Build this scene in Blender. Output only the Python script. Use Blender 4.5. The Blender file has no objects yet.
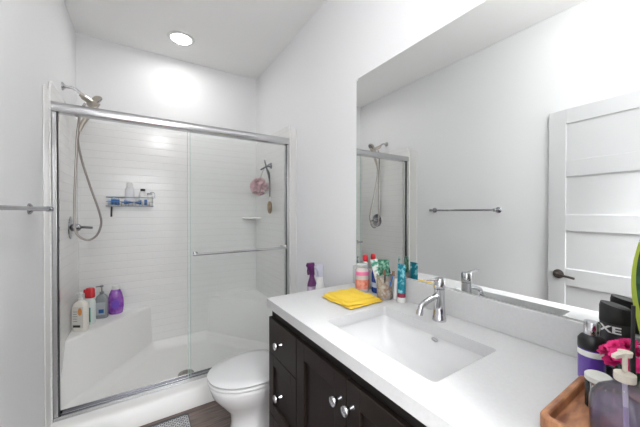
import bpy, bmesh, math, random
from mathutils import Vector, Matrix, noise
random.seed(7)
S = bpy.context.scene
COL = S.collection
PI = math.pi

# ------------------------------------------------------------------ camera, world, exposure
CAM_H = 1.306
cd = bpy.data.cameras.new('camera'); cam = bpy.data.objects.new('camera', cd); COL.objects.link(cam)
cam.location = (0, 0, CAM_H)
cam.rotation_euler = (PI/2 - 0.0073, 0, -0.5697)
cd.sensor_fit = 'HORIZONTAL'; cd.sensor_width = 36; cd.lens = 281.0/640*36
cd.clip_start = 0.01
S.camera = cam
w = bpy.data.worlds.new('world'); S.world = w; w.use_nodes = True
w.node_tree.nodes['Background'].inputs[0].default_value = (0.95, 0.97, 1.0, 1)
w.node_tree.nodes['Background'].inputs[1].default_value = 0.5
S.view_settings.view_transform = 'Standard'
S.view_settings.look = 'None'
S.view_settings.gamma = 1
S.view_settings.use_curve_mapping = False
S.view_settings.exposure = 1.0
LAMP_SHOWER = 34.0     # emission strength of the recessed lamp lenses
FILL_ROOM = 15  # emission strength of the added globe
HALL_FILL = 50.0  # power of the added hall fill

# ------------------------------------------------------------------ dimensions
XL, XR = -0.4343, 1.0857      # side walls
YB, YF = 2.997, 0.03          # shower back wall, entry wall (inside face)
ZC = 2.757
SXL, SXR, SYB = -0.420, 1.071, 2.975   # inner faces of the shower surround
YS = 2.19                      # plane of the sliding doors

# ------------------------------------------------------------------ materials
MATS = {}
def mat(name, col=(.8,.8,.8), rough=.5, metal=0, **kw):
    if name in MATS: return MATS[name]
    m = bpy.data.materials.new(name); m.use_nodes = True
    b = m.node_tree.nodes['Principled BSDF']
    b.inputs['Base Color'].default_value = (*col, 1)
    b.inputs['Roughness'].default_value = rough
    b.inputs['Metallic'].default_value = metal
    for k, v in kw.items():
        if k == 'trans': b.inputs['Transmission Weight'].default_value = v
        elif k == 'ior': b.inputs['IOR'].default_value = v
        elif k == 'coat': b.inputs['Coat Weight'].default_value = v; b.inputs['Coat Roughness'].default_value = .1
        elif k == 'spec': b.inputs['Specular IOR Level'].default_value = v
        elif k == 'sss': b.inputs['Subsurface Weight'].default_value = v
        elif k == 'emit':
            b.inputs['Emission Color'].default_value = (*v[0], 1); b.inputs['Emission Strength'].default_value = v[1]
        elif k == 'bump':
            add_noise_bump(m, *v)
        elif k == 'mottle':
            add_mottle(m, *v)
    MATS[name] = m
    return m
def nt(m): return m.node_tree.nodes, m.node_tree.links, m.node_tree.nodes['Principled BSDF']
def add_noise_bump(m, scale, strength, dist=.002):
    n, l, b = nt(m)
    tc = n.new('ShaderNodeTexCoord'); nz = n.new('ShaderNodeTexNoise'); nz.inputs['Scale'].default_value = scale
    nz.inputs['Detail'].default_value = 3
    bp = n.new('ShaderNodeBump'); bp.inputs['Strength'].default_value = strength; bp.inputs['Distance'].default_value = dist
    l.new(tc.outputs['Object'], nz.inputs['Vector']); l.new(nz.outputs[0], bp.inputs['Height']); l.new(bp.outputs[0], b.inputs['Normal'])
def add_mottle(m, scale, c1, c2, lo=.35, hi=.65, stretch=(1,1,1)):
    n, l, b = nt(m)
    tc = n.new('ShaderNodeTexCoord'); mp = n.new('ShaderNodeMapping'); mp.inputs['Scale'].default_value = stretch
    nz = n.new('ShaderNodeTexNoise'); nz.inputs['Scale'].default_value = scale; nz.inputs['Detail'].default_value = 4
    cr = n.new('ShaderNodeValToRGB')
    cr.color_ramp.elements[0].position = lo; cr.color_ramp.elements[0].color = (*c1, 1)
    cr.color_ramp.elements[1].position = hi; cr.color_ramp.elements[1].color = (*c2, 1)
    l.new(tc.outputs['Object'], mp.inputs[0]); l.new(mp.outputs[0], nz.inputs['Vector'])
    l.new(nz.outputs[0], cr.inputs[0]); l.new(cr.outputs[0], b.inputs['Base Color'])

PAINT = mat('wall_paint', (.84,.84,.845), .58, bump=(140, .10, .0015))
CEILP = mat('ceiling_paint', (.96,.96,.95), .8, bump=(120, .12, .0015))
DOORP = mat('door_paint', (.68,.68,.685), .4)
TRIMP = mat('trim_paint', (.85,.85,.85), .35)
CHROME = mat('chrome', (.62,.62,.64), .08, 1)
SATIN = mat('satin_aluminium', (.58,.58,.59), .17, 1)
DCHROME = mat('valve_chrome', (.36,.36,.38), .12, 1)
NICKEL = mat('brushed_nickel', (.52,.47,.42), .28, 1)
BRONZE = mat('dark_bronze', (.13,.11,.10), .3, .9)
GUN = mat('gunmetal', (.15,.15,.17), .35, .8)
BLACKP = mat('black_plastic', (.012,.012,.014), .3)
GASKET = mat('black_gasket', (.02,.022,.025), .6)
ACRYL = mat('acrylic_white', (.86,.85,.83), .32)
CERAM = mat('white_ceramic', (.78,.78,.78), .08, coat=.6)
SEATP = mat('seat_plastic', (.70,.70,.70), .18, coat=.2)
WHITEP = mat('white_plastic', (.82,.82,.80), .35)
ESPR = mat('espresso_wood', (.014,.010,.009), .42, spec=.16, mottle=(6, (.010,.007,.006), (.022,.015,.013), .3, .75, (1, 1, .12)))
ESPRD = mat('espresso_body', (.014,.011,.010), .6)  # plain espresso tone for carcass and toe kick
QUARTZ = mat('white_quartz', (.61,.61,.61), .38, mottle=(120, (.60,.60,.60), (.625,.625,.625)))
RED = mat('red_plastic', (.62,.02,.03), .3)
DRAINM = mat('drain_metal', (.33,.31,.29), .35, 1)
CREAM = mat('cream_plastic', (.72,.66,.56), .35)

def tile_mat(name, axis):
    m = mat(name, (.84,.835,.82), .2, coat=.25)
    n, l, b = nt(m)
    g = n.new('ShaderNodeNewGeometry'); sp = n.new('ShaderNodeSeparateXYZ'); cb = n.new('ShaderNodeCombineXYZ')
    l.new(g.outputs['Position'], sp.inputs[0]); l.new(sp.outputs[axis], cb.inputs[0]); l.new(sp.outputs['Z'], cb.inputs[1])
    br = n.new('ShaderNodeTexBrick'); br.offset = .5
    br.inputs['Scale'].default_value = 1; br.inputs['Brick Width'].default_value = .19; br.inputs['Row Height'].default_value = .0625
    br.inputs['Mortar Size'].default_value = .0016; br.inputs['Mortar Smooth'].default_value = .5
    br.inputs['Color1'].default_value = br.inputs['Color2'].default_value = (.84,.835,.82,1)
    br.inputs['Mortar'].default_value = (.80,.795,.78,1)
    l.new(cb.outputs[0], br.inputs['Vector'])
    pp = n.new('ShaderNodeMath'); pp.operation = 'PINGPONG'; pp.inputs[1].default_value = .03125
    l.new(sp.outputs['Z'], pp.inputs[0])
    mr_ = n.new('ShaderNodeMapRange'); mr_.interpolation_type = 'SMOOTHSTEP'
    mr_.inputs['From Min'].default_value = 0; mr_.inputs['From Max'].default_value = .0035
    l.new(pp.outputs[0], mr_.inputs['Value'])
    mx = n.new('ShaderNodeMix'); mx.data_type = 'RGBA'; mx.inputs[6].default_value = (.74,.735,.72,1)
    l.new(mr_.outputs[0], mx.inputs[0]); l.new(br.outputs['Color'], mx.inputs[7]); l.new(mx.outputs[2], b.inputs['Base Color'])
    bp = n.new('ShaderNodeBump'); bp.inputs['Strength'].default_value = .5; bp.inputs['Distance'].default_value = .002
    l.new(mr_.outputs[0], bp.inputs['Height']); l.new(bp.outputs[0], b.inputs['Normal'])
    return m
TILEX = tile_mat('moulded_tile_back', 'X'); TILEY = tile_mat('moulded_tile_side', 'Y')

def plank_mat():
    m = mat('floor_planks', (.1,.07,.06), .4)
    n, l, b = nt(m)
    g = n.new('ShaderNodeNewGeometry'); br = n.new('ShaderNodeTexBrick'); br.offset = .37
    br.inputs['Scale'].default_value = 1; br.inputs['Brick Width'].default_value = 1.2; br.inputs['Row Height'].default_value = .18
    br.inputs['Mortar Size'].default_value = .0015
    br.inputs['Color1'].default_value = (.14,.105,.09,1); br.inputs['Color2'].default_value = (.20,.16,.145,1)
    br.inputs['Mortar'].default_value = (.03,.02,.018,1)
    l.new(g.outputs['Position'], br.inputs['Vector'])
    mp = n.new('ShaderNodeMapping'); mp.inputs['Scale'].default_value = (1.2, 14, 1)
    nz = n.new('ShaderNodeTexNoise'); nz.inputs['Scale'].default_value = 5; nz.inputs['Detail'].default_value = 6
    l.new(g.outputs['Position'], mp.inputs[0]); l.new(mp.outputs[0], nz.inputs['Vector'])
    cr = n.new('ShaderNodeValToRGB'); cr.color_ramp.elements[0].position = .3; cr.color_ramp.elements[0].color = (.55,.55,.55,1)
    cr.color_ramp.elements[1].position = .75; cr.color_ramp.elements[1].color = (1.6,1.5,1.45,1)
    mx = n.new('ShaderNodeMix'); mx.data_type = 'RGBA'; mx.blend_type = 'MULTIPLY'; mx.inputs[0].default_value = 1
    l.new(nz.outputs[0], cr.inputs[0]); l.new(br.outputs['Color'], mx.inputs[6]); l.new(cr.outputs[0], mx.inputs[7])
    l.new(mx.outputs[2], b.inputs['Base Color'])
    return m
PLANK = plank_mat()

def glass_panel_mat():
    m = bpy.data.materials.new('shower_glass'); m.use_nodes = True
    n = m.node_tree.nodes; l = m.node_tree.links; n.clear()
    out = n.new('ShaderNodeOutputMaterial')
    tr = n.new('ShaderNodeBsdfTransparent'); tr.inputs[0].default_value = (.994,.999,.997,1)
    gl = n.new('ShaderNodeBsdfGlossy'); gl.inputs['Roughness'].default_value = .02
    df = n.new('ShaderNodeBsdfDiffuse'); df.inputs[0].default_value = (.80,.83,.82,1)
    fr = n.new('ShaderNodeFresnel'); fr.inputs[0].default_value = 1.13
    m1 = n.new('ShaderNodeMixShader'); m1.inputs[0].default_value = .012
    m2 = n.new('ShaderNodeMixShader')
    l.new(tr.outputs[0], m1.inputs[1]); l.new(df.outputs[0], m1.inputs[2])
    l.new(fr.outputs[0], m2.inputs[0]); l.new(m1.outputs[0], m2.inputs[1]); l.new(gl.outputs[0], m2.inputs[2])
    l.new(m2.outputs[0], out.inputs[0])
    return m
GLASSP = glass_panel_mat()
GLASSE = mat('glass_edge', (.45,.62,.56), .15)
def thin(name, tint, diff, k, ior=1.3, rough=.03):
    m = bpy.data.materials.new(name); m.use_nodes = True
    n = m.node_tree.nodes; l = m.node_tree.links; n.clear()
    out = n.new('ShaderNodeOutputMaterial'); tr = n.new('ShaderNodeBsdfTransparent'); tr.inputs[0].default_value = (*tint, 1)
    gl = n.new('ShaderNodeBsdfGlossy'); gl.inputs['Roughness'].default_value = rough
    df = n.new('ShaderNodeBsdfDiffuse'); df.inputs[0].default_value = (*diff, 1)
    fr = n.new('ShaderNodeFresnel'); fr.inputs[0].default_value = ior
    m1 = n.new('ShaderNodeMixShader'); m1.inputs[0].default_value = k; m2 = n.new('ShaderNodeMixShader')
    l.new(tr.outputs[0], m1.inputs[1]); l.new(df.outputs[0], m1.inputs[2])
    l.new(fr.outputs[0], m2.inputs[0]); l.new(m1.outputs[0], m2.inputs[1]); l.new(gl.outputs[0], m2.inputs[2])
    l.new(m2.outputs[0], out.inputs[0]); return m
CLEAR = thin('clear_glass', (.93,.94,.94), (.8,.8,.8), .06, 1.45)
MIRR = mat('mirror_silver', (.90,.915,.905), .0, 1)

# ------------------------------------------------------------------ mesh builder
class MB:
    def __init__(s): s.bm = bmesh.new()
    def _mat(s, verts, M):
        if M is not None: bmesh.ops.transform(s.bm, matrix=M, verts=verts)
        return s
    def box(s, x0, x1, y0, y1, z0, z1, M=None, bev=0, seg=2):
        bm = s.bm
        vs = [bm.verts.new((x, y, z)) for x in (x0, x1) for y in (y0, y1) for z in (z0, z1)]
        f = [(0,1,3,2),(4,6,7,5),(0,4,5,1),(2,3,7,6),(0,2,6,4),(1,5,7,3)]
        fs = [bm.faces.new([vs[i] for i in q]) for q in f]
        if bev:
            es = list({e for q in fs for e in q.edges})
            r = bmesh.ops.bevel(bm, geom=es, offset=bev, segments=seg, affect='EDGES', profile=.5)
            vs = list({v for q in r['faces'] for v in q.verts} | {v for v in vs if v.is_valid})
        return s._mat(vs, M)
    def rings(s, rings, close=True, cap0=True, cap1=True, M=None):
        bm = s.bm; R = [[bm.verts.new(p) for p in r] for r in rings]; n = len(R[0])
        for a, b in zip(R, R[1:]):
            for i in range(n if close else n-1):
                j = (i+1) % n
                try: bm.faces.new((a[i], a[j], b[j], b[i]))
                except ValueError: pass
        if cap0: bm.faces.new(list(reversed(R[0])))
        if cap1: bm.faces.new(R[-1])
        return s._mat([v for r in R for v in r], M)
    def lathe(s, prof, c=(0,0,0), axis=(0,0,1), n=24, sx=1, sy=1, cap0=True, cap1=True, M=None, rot=0):
        ax = Vector(axis).normalized(); q = Vector((0,0,1)).rotation_difference(ax); c = Vector(c)
        rr = []
        for r, h in prof:
            r = max(r, 1e-5)
            rr.append([c + q @ Vector((math.cos(rot+2*PI*i/n)*r*sx, math.sin(rot+2*PI*i/n)*r*sy, h)) for i in range(n)])
        return s.rings(rr, True, cap0, cap1, M)
    def cyl(s, a, b, r0, r1=None, n=20):
        a = Vector(a); b = Vector(b); r1 = r0 if r1 is None else r1
        return s.lathe([(r0, 0), (r1, (b-a).length)], a, b-a, n)
    def tube(s, pts, r, n=10, smooth=6, cap=True):
        P = [Vector(p) for p in pts]
        if smooth and len(P) > 2: P = catmull(P, smooth)
        m = len(P); up = Vector((0.13, 0.21, .97)); rr = []
        prev = None
        for i, p in enumerate(P):
            t = (P[min(i+1, m-1)] - P[max(i-1, 0)]).normalized()
            if prev is None:
                u = t.cross(up)
                if u.length < 1e-3: u = t.cross(Vector((1,0,0)))
                u.normalize()
            else:
                u = prev - t*prev.dot(t); u.normalize()
            v = t.cross(u); prev = u
            rad = r[min(i, len(r)-1)] if isinstance(r, list) else r(i/(m-1)) if callable(r) else r
            rr.append([p + (u*math.cos(2*PI*k/n) + v*math.sin(2*PI*k/n))*rad for k in range(n)])
        return s.rings(rr, True, cap, cap)
    def prism(s, poly, z0, z1, M=None):
        return s.rings([[(x, y, z0) for x, y in poly], [(x, y, z1) for x, y in poly]], M=M)
    def prism_x(s, poly, x0, x1):   # poly in (y, z)
        return s.rings([[(x0, y, z) for y, z in poly], [(x1, y, z) for y, z in poly]])
    def sphere(s, c, r, sc=(1,1,1), n=16, disp=None, sub=None):
        if sub is not None:
            g = bmesh.ops.create_icosphere(s.bm, subdivisions=sub, radius=1)
        else:
            g = bmesh.ops.create_uvsphere(s.bm, u_segments=n, v_segments=max(6, n//2), radius=1)
        for v in g['verts']:
            k = disp(v.co) if disp else 1
            v.co = Vector((c[0]+v.co.x*r*sc[0]*k, c[1]+v.co.y*r*sc[1]*k, c[2]+v.co.z*r*sc[2]*k))
        return s
def catmull(P, k):
    out = []
    Q = [P[0]*2-P[1]] + P + [P[-1]*2-P[-2]]
    for i in range(1, len(Q)-2):
        a, b, c, d = Q[i-1:i+3]
        for j in range(k):
            t = j/k
            out.append(.5*((2*b) + (c-a)*t + (2*a-5*b+4*c-d)*t*t + (3*b-a-3*c+d)*t*t*t))
    out.append(P[-1]); return out
def rrect(x0, x1, y0, y1, r, n=6):
    pts = []
    for cx, cy, a0 in ((x1-r, y1-r, 0), (x0+r, y1-r, PI/2), (x0+r, y0+r, PI), (x1-r, y0+r, 3*PI/2)):
        for i in range(n+1):
            a = a0 + PI/2*i/n; pts.append((cx+r*math.cos(a), cy+r*math.sin(a)))
    return pts
def rpoly(cx, cy, hx, hy, r, n=5): return rrect(cx-hx, cx+hx, cy-hy, cy+hy, min(r, hx*.98, hy*.98), n)

def rootloc(o):
    while o.parent: o = o.parent
    return o.location.copy()
def finish(name, mb, m, smooth=True, ang=35, bevel=0):
    bm = mb.bm
    bmesh.ops.recalc_face_normals(bm, faces=bm.faces)
    me = bpy.data.meshes.new(name); bm.to_mesh(me); bm.free()
    if smooth:
        me.polygons.foreach_set('use_smooth', [True]*len(me.polygons)); me.set_sharp_from_angle(angle=math.radians(ang))
    for x in (m if isinstance(m, (list, tuple)) else [m]): me.materials.append(x)
    o = bpy.data.objects.new(name, me); COL.objects.link(o)
    if bevel:
        b = o.modifiers.new('bevel', 'BEVEL'); b.width = bevel; b.segments = 2; b.limit_method = 'ANGLE'; b.angle_limit = math.radians(40)
    return o
def part(name, mb, m, parent, label=None, **kw):
    o = finish(name, mb, m, **kw)
    o.data.transform(Matrix.Translation(-rootloc(parent)))
    o.parent = parent
    if label: o['label'] = label
    return o
def tag(o, label, cat, group=None, kind=None):
    o['label'] = label; o['category'] = cat
    if group: o['group'] = group
    if kind: o['kind'] = kind
    return o
def thing(name, loc, label, cat, group=None):
    o = bpy.data.objects.new(name, None); COL.objects.link(o); o.location = loc; o.empty_display_size = .05
    return tag(o, label, cat, group)
def single(name, mb, m, label, cat, group=None, kind=None, **kw):
    o = finish(name, mb, m, **kw)
    me = o.data; xs = [v.co for v in me.vertices]
    c = Vector((sum(v.x for v in xs)/len(xs), sum(v.y for v in xs)/len(xs), min(v.z for v in xs)))
    me.transform(Matrix.Translation(-c)); o.location = c
    return tag(o, label, cat, group, kind)
def struct(name, mb, m, label, cat, **kw):
    o = finish(name, mb, m, smooth=kw.pop('smooth', False), **kw)
    return tag(o, label, cat, kind='structure')
def text_mb(txt, size, place, font_offset=.0):
    cu = bpy.data.curves.new('txt', 'FONT'); cu.body = txt; cu.size = size; cu.extrude = .0004; cu.align_x = 'CENTER'; cu.offset = font_offset
    o = bpy.data.objects.new('txt', cu); COL.objects.link(o)
    dg = bpy.context.evaluated_depsgraph_get(); me = bpy.data.meshes.new_from_object(o.evaluated_get(dg))
    bpy.data.objects.remove(o)
    mb = MB(); mb.bm.from_mesh(me)
    bmesh.ops.subdivide_edges(mb.bm, edges=mb.bm.edges, cuts=1)
    for v in mb.bm.verts: v.co = place(v.co)
    return mb

# ------------------------------------------------------------------ room shell
T = .12
DX0, DX1, DH = -.335, .485, 2.05     # doorway in the entry wall
HY = -1.35                            # hall
struct('floor', MB().box(XL-T, XR+T, HY, YB+T, -.1, 0), PLANK, 'dark grey brown wood plank floor', 'floor')
struct('ceiling', MB().box(XL-T, XR+T, HY, YB+T, ZC, ZC+.1), CEILP, 'smooth white ceiling', 'ceiling')
struct('wall_left', MB().box(XL-T, XL, YF-T, YB+T, 0, ZC), PAINT, 'white painted wall on the left with the towel bar', 'wall')
struct('wall_right', MB().box(XR, XR+T, YF-T, YB+T, 0, ZC), PAINT, 'white painted wall on the right behind mirror and toilet', 'wall')
struct('wall_back', MB().box(XL-T, XR+T, YB, YB+T, 0, ZC), PAINT, 'white painted wall above the shower surround', 'wall')
wf = MB().box(XL-T, DX0, YF-T, YF, 0, ZC).box(DX1, XR+T, YF-T, YF, 0, ZC).box(DX0, DX1, YF-T, YF, DH, ZC)
struct('wall_front', wf, PAINT, 'white entry wall around the doorway the picture is taken from', 'wall')
struct('wall_hall', MB().box(XL-T, XR+T, HY-T, HY, 0, ZC).box(XL-T-.02, XL-T, HY, YF-T, 0, ZC).box(XR+T, XR+T+.02, HY, YF-T, 0, ZC),
       PAINT, 'white hall walls beyond the doorway', 'wall')
struct('baseboard_left', MB().box(XL, XL+.014, YF, 1.995, 0, .10), TRIMP, 'white baseboard along the left wall', 'baseboard', bevel=.003)
struct('baseboard_right', MB().box(XR-.014, XR, 1.31, 1.995, 0, .10), TRIMP, 'white baseboard behind the toilet', 'baseboard', bevel=.003)

# ------------------------------------------------------------------ ceiling lamp and added fill lights
def ceiling_light(x, y, strength, label, r=.078):
    t = thing('ceiling_light', (x, y, ZC), label, 'light')
    part('trim_ring', MB().lathe([(r-.002, -.006), (r+.001, -.010), (r+.020, -.007), (r+.024, 0)], (x, y, ZC), n=40, cap0=False, cap1=False), WHITEP, t)
    m = mat('lamp_lens_%d' % int(strength), (.9,.9,.9), .5, emit=((1, .99, .975), strength))
    part('lens', MB().lathe([(.0005, -.005), (r-.002, -.005), (r-.002, -.001), (.0005, -.001)], (x, y, ZC), n=40), m, t, label='glowing white lens')
    return t
ceiling_light(.297, 2.62, LAMP_SHOWER, 'round recessed ceiling light glowing above the shower')
GX, GY = .28, .34
dl = thing('fill_globe', (GX, GY, ZC), 'added opal globe fill light on a short stem near the doorway, out of view', 'light')  # globe out of view, added to brighten ceiling and walls
part('canopy', MB().lathe([(.06, 0), (.062, -.004), (.058, -.018), (.02, -.026)], (GX, GY, ZC), n=32, cap0=False), CHROME, dl)
part('stem', MB().cyl((GX, GY, ZC-.02), (GX, GY, ZC-.13), .010), CHROME, dl)
part('globe', MB().sphere((GX, GY, ZC-.235), .11, n=32), mat('fill_globe_glow', (.9,.9,.9), .5, emit=((.985, .99, 1.0), FILL_ROOM)), dl, label='glowing globe of the added fill light')
hl = bpy.data.lights.new('hall_fill', 'AREA'); hl.shape = 'DISK'; hl.size = .5; hl.energy = HALL_FILL; hl.color = (.97, .985, 1)  # added fill through the doorway, disc light without a fixture
ho = bpy.data.objects.new('hall_fill', hl); COL.objects.link(ho); ho.location = (.2, -.75, ZC-.02)

# ------------------------------------------------------------------ shower stall (moulded white unit)
st = thing('shower_stall', (.326, 2.6, 0), 'white moulded shower surround with subway tile pattern, corner seats and pan', 'shower')
part('back_panel', MB().box(XL, XR, SYB, YB-.001, .03, 2.045), TILEX, st, bevel=.006)
sidep = [(2.145, .0), (2.145, 1.985), (2.17, 2.045), (YB-.024, 2.045), (YB-.024, 0)]
flangep = [(2.048, .0), (2.048, 1.965), (2.056, 1.982), (2.072, 1.990), (2.1445, 1.990), (2.1445, 0)]
for xa, xb, xf in ((XL+.001, SXL, XL+.007), (SXR, XR-.001, XR-.007)):
    sp0 = part('side_panel', MB().prism_x(sidep, min(xa, xb), max(xa, xb)), TILEY, st, bevel=.004)
    part('front_flange', MB().prism_x(flangep, XL+.001 if xf < 0 else xf, xf if xf < 0 else XR-.001), ACRYL, sp0, bevel=.002, label='plain white flange')
# pan with threshold
pan = MB()
pan.prism_x([(2.02, 0), (2.028, .03), (2.058, .088), (2.066, .098), (2.078, .1035), (2.11, .106), (2.225, .106), (2.255, .098), (2.275, .055), (2.40, .035), (2.40, 0)], XL+.0015, XR-.0015)
nx, ny = 76, 36
X0, X1, Y0, Y1 = SXL, SXR, 2.26, SYB
R = []
for j in range(ny+1):
    row = []
    for i in range(nx+1):
        fx = i/nx; fy = j/ny; x = X0+(X1-X0)*fx; y = Y0+(Y1-Y0)*fy
        q = .745/math.hypot(.51, .745)
        dl_ = ((x-X0) - .51*(1-(Y1-y)/.745))*q; dr_ = ((X1-x) - .51*(1-(Y1-y)/.745))*q
        e = max(0, min((x-X0), (X1-x), (Y1-y)*1.0, dl_, dr_, .12))
        z = .037 + .012*min(1, math.hypot(x-.30, y-2.42)/.6) + .065*(1-min(e, .07)/.07)**2
        row.append((x, y, z))
    R.append(row)
pan.rings(R, close=False, cap0=False, cap1=False)
part('shower_pan', pan, ACRYL, st, label='white pan with raised front threshold')
# corner seats
def seat(sgn):
    xw = SXL if sgn < 0 else SXR
    X = lambda d: xw - sgn*d
    mb = MB()
    n = 14
    def line(z, by, bx, bul):      # from the back wall to the side wall
        out = []
        for i in range(n+1):
            t = i/n; b = bul*math.sin(PI*t)
            px = X(bx*(1-t) - 0*t); py = SYB - by*t
            out.append((px - sgn*b*.6, py - b*.8, z))
        return out
    def ring(z, by, bx, bul): return [(X(-.004), SYB+.004, z)] + line(z, by, bx, bul)
    mb.rings([ring(.05, .745, .512, .0), ring(.10, .74, .51, .0), ring(.13, .715, .508, .0), ring(.425, .515, .500, .0), ring(.438, .510, .497, .0), ring(.446, .500, .488, .0), ring(.4475, .485, .475, .0)])
    return mb
part('corner_seat', seat(-1), ACRYL, st, ang=18)
part('corner_seat', seat(1), ACRYL, st, ang=18)
ss = MB()
for xw, sg in ((SXR, 1),):
    arc = [(xw - sg*.15*math.cos(a), SYB - .15*math.sin(a)) for a in [PI/2*i/10 for i in range(11)]]
    ss.prism([(xw+.002, SYB+.002)] + arc, 1.225, 1.245)
part('soap_shelf', ss, ACRYL, st, bevel=.006)
dr = MB().lathe([(.058, 0), (.056, .006), (.045, .008), (.0005, .006)], (.297, 2.40, .039), n=28)
for k in range(8):
    a = k*PI/4; dr.cyl((.297+.028*math.cos(a), 2.40+.028*math.sin(a), .0465), (.297+.028*math.cos(a), 2.40+.028*math.sin(a), .0485), .007, n=8)
part('drain', dr, DRAINM, st, label='round dull metal drain')

# ------------------------------------------------------------------ sliding glass doors
sd = thing('sliding_shower_door', (.326, YS, .106), 'framed glass sliding shower door with silver header and chrome bar', 'shower door')
hd = MB().prism_x([(2.150, 1.885), (2.150, 1.918), (2.156, 1.928), (2.168, 1.932), (2.212, 1.932), (2.222, 1.928), (2.228, 1.918), (2.228, 1.885), (2.222, 1.876), (2.206, 1.873), (2.172, 1.873), (2.156, 1.876)], SXL+.001, SXR-.001)
part('header_rail', hd, SATIN, sd, label='wide silver header rail')
for a, b, g0, g1 in ((SXL+.001, SXL+.022, SXL+.022, SXL+.0255), (SXR-.022, SXR-.001, SXR-.0255, SXR-.022)):
    j = part('jamb', MB().box(a, b, 2.155, 2.222, .128, 1.8725), SATIN, sd, bevel=.003)
    part('gasket', MB().box(g0, g1, 2.160, 2.182, .128, 1.8725), GASKET, j, label='dark rubber strip')
tk = MB().box(SXL+.001, SXR-.001, 2.152, 2.226, .1062, .114).box(SXL+.001, SXR-.001, 2.152, 2.158, .114, .128).box(SXL+.001, SXR-.001, 2.184, 2.190, .114, .124).box(SXL+.001, SXR-.001, 2.220, 2.226, .114, .128)
part('bottom_track', tk, SATIN, sd, bevel=.0012)
part('track_channel', MB().box(SXL+.03, SXR-.03, 2.158, 2.184, .1142, .1185).box(SXL+.03, SXR-.03, 2.190, 2.220, .1142, .1185), GUN, sd)
def panel(x0, x1, y, z0=.1195, z1=1.8735):
    p = part('glass_panel', MB().box(x0, x1, y-.003, y+.003, z0, z1), GLASSP, sd, label='clear tempered sliding glass')
    part('glass_edge', MB().box(x0-.0025, x0-.0002, y-.003, y+.003, z0, z1), GLASSE, p, label='pale green edge')
    return p
p1 = panel(.284, SXR-.027, 2.172)
p2 = panel(.306, SXR-.027, 2.205)
hb = MB()
hb.tube([(.331, 2.168, 1.005), (.331, 2.135, 1.005), (.337, 2.119, 1.005), (.36, 2.113, 1.005), (.97, 2.113, 1.005), (.993, 2.119, 1.005), (.999, 2.135, 1.005), (.999, 2.168, 1.005)], .0085, n=12, smooth=3)
for x in (.331, .999): hb.cyl((x, 2.1685, 1.005), (x, 2.161, 1.005), .016)
part('towel_bar_handle', hb, CHROME, p1, label='long chrome bar')
ro = MB()
part('bumper', MB().box(SXR-.042, SXR-.027, 2.160, 2.168, 1.00, 1.02), WHITEP, sd)

# ------------------------------------------------------------------ hand shower
sh = thing('hand_shower', (XL, 2.51, 2.14), 'brushed nickel hand shower hanging from curved arm with long metal hose', 'shower head')
part('wall_flange', MB().lathe([(.028, 0), (.026, .006), (.014, .014), (.012, .02)], (XL, 2.51, 2.142), (1, 0, 0)), CHROME, sh)
part('shower_arm', MB().tube([(XL+.01, 2.51, 2.142), (XL+.05, 2.512, 2.142), (XL+.08, 2.515, 2.128), (XL+.105, 2.52, 2.103)], .010), CHROME, sh)
part('bracket', MB().tube([(XL+.095, 2.518, 2.112), (XL+.112, 2.522, 2.096), (XL+.145, 2.545, 2.078)], [.016]*5+[.020]*9, n=14).tube([(XL+.135, 2.55, 2.06), (XL+.165, 2.575, 2.085)], .021, n=14, smooth=0), NICKEL, sh)
hdl = MB().tube([(-.255, 2.60, 2.095), (-.282, 2.60, 2.045), (-.315, 2.60, 1.985), (-.345, 2.60, 1.925), (-.362, 2.60, 1.875)], lambda t: .017-.004*t+.002*math.sin(PI*t), n=14)
part('handle', hdl, NICKEL, sh)
hx = Vector((.80, .15, -.60)).normalized()
part('spray_head', MB().lathe([(.014, -.032), (.028, -.026), (.040, -.010), (.042, .003), (.038, .008)], Vector((-.258, 2.60, 2.108)), hx, n=28, cap0=True), NICKEL, sh)
part('spray_face', MB().lathe([(.037, .0082), (.034, .0110), (.0005, .0110)], Vector((-.258, 2.60, 2.108)), hx, n=28), GUN, sh, label='dark grey nozzle face')
hose = [(-.362, 2.60, 1.875), (-.368, 2.60, 1.80), (-.345, 2.60, 1.66), (-.300, 2.60, 1.48), (-.255, 2.60, 1.32), (-.240, 2.60, 1.22), (-.265, 2.60, 1.135), (-.315, 2.60, 1.10),
        (-.365, 2.60, 1.13), (-.388, 2.60, 1.20), (-.388, 2.60, 1.40), (-.378, 2.59, 1.65), (-.366, 2.57, 1.85), (-.345, 2.545, 2.0), (-.318, 2.54, 2.062)]
part('hose', MB().tube(hose, .0072, n=10, smooth=6), mat('metal_hose', (.33,.30,.28), .35, 1), sh)

vl = thing('shower_valve', (SXL, 2.66, 1.19), 'round chrome shower valve with lever on the shower side wall', 'shower valve')
part('escutcheon', MB().lathe([(.082, .0006), (.080, .006), (.060, .012), (.030, .016)], (SXL, 2.66, 1.19), (1, 0, 0), n=36), DCHROME, vl)
part('valve_hub', MB().lathe([(.028, .014), (.026, .045), (.020, .055), (.0005, .057)], (SXL, 2.66, 1.19), (1, 0, 0)), DCHROME, vl)
part('valve_lever', MB().tube([(SXL+.045, 2.66, 1.19), (SXL+.075, 2.655, 1.19), (SXL+.125, 2.64, 1.186)], [.013]*4+[.009]*9, n=12), DCHROME, vl)

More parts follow.
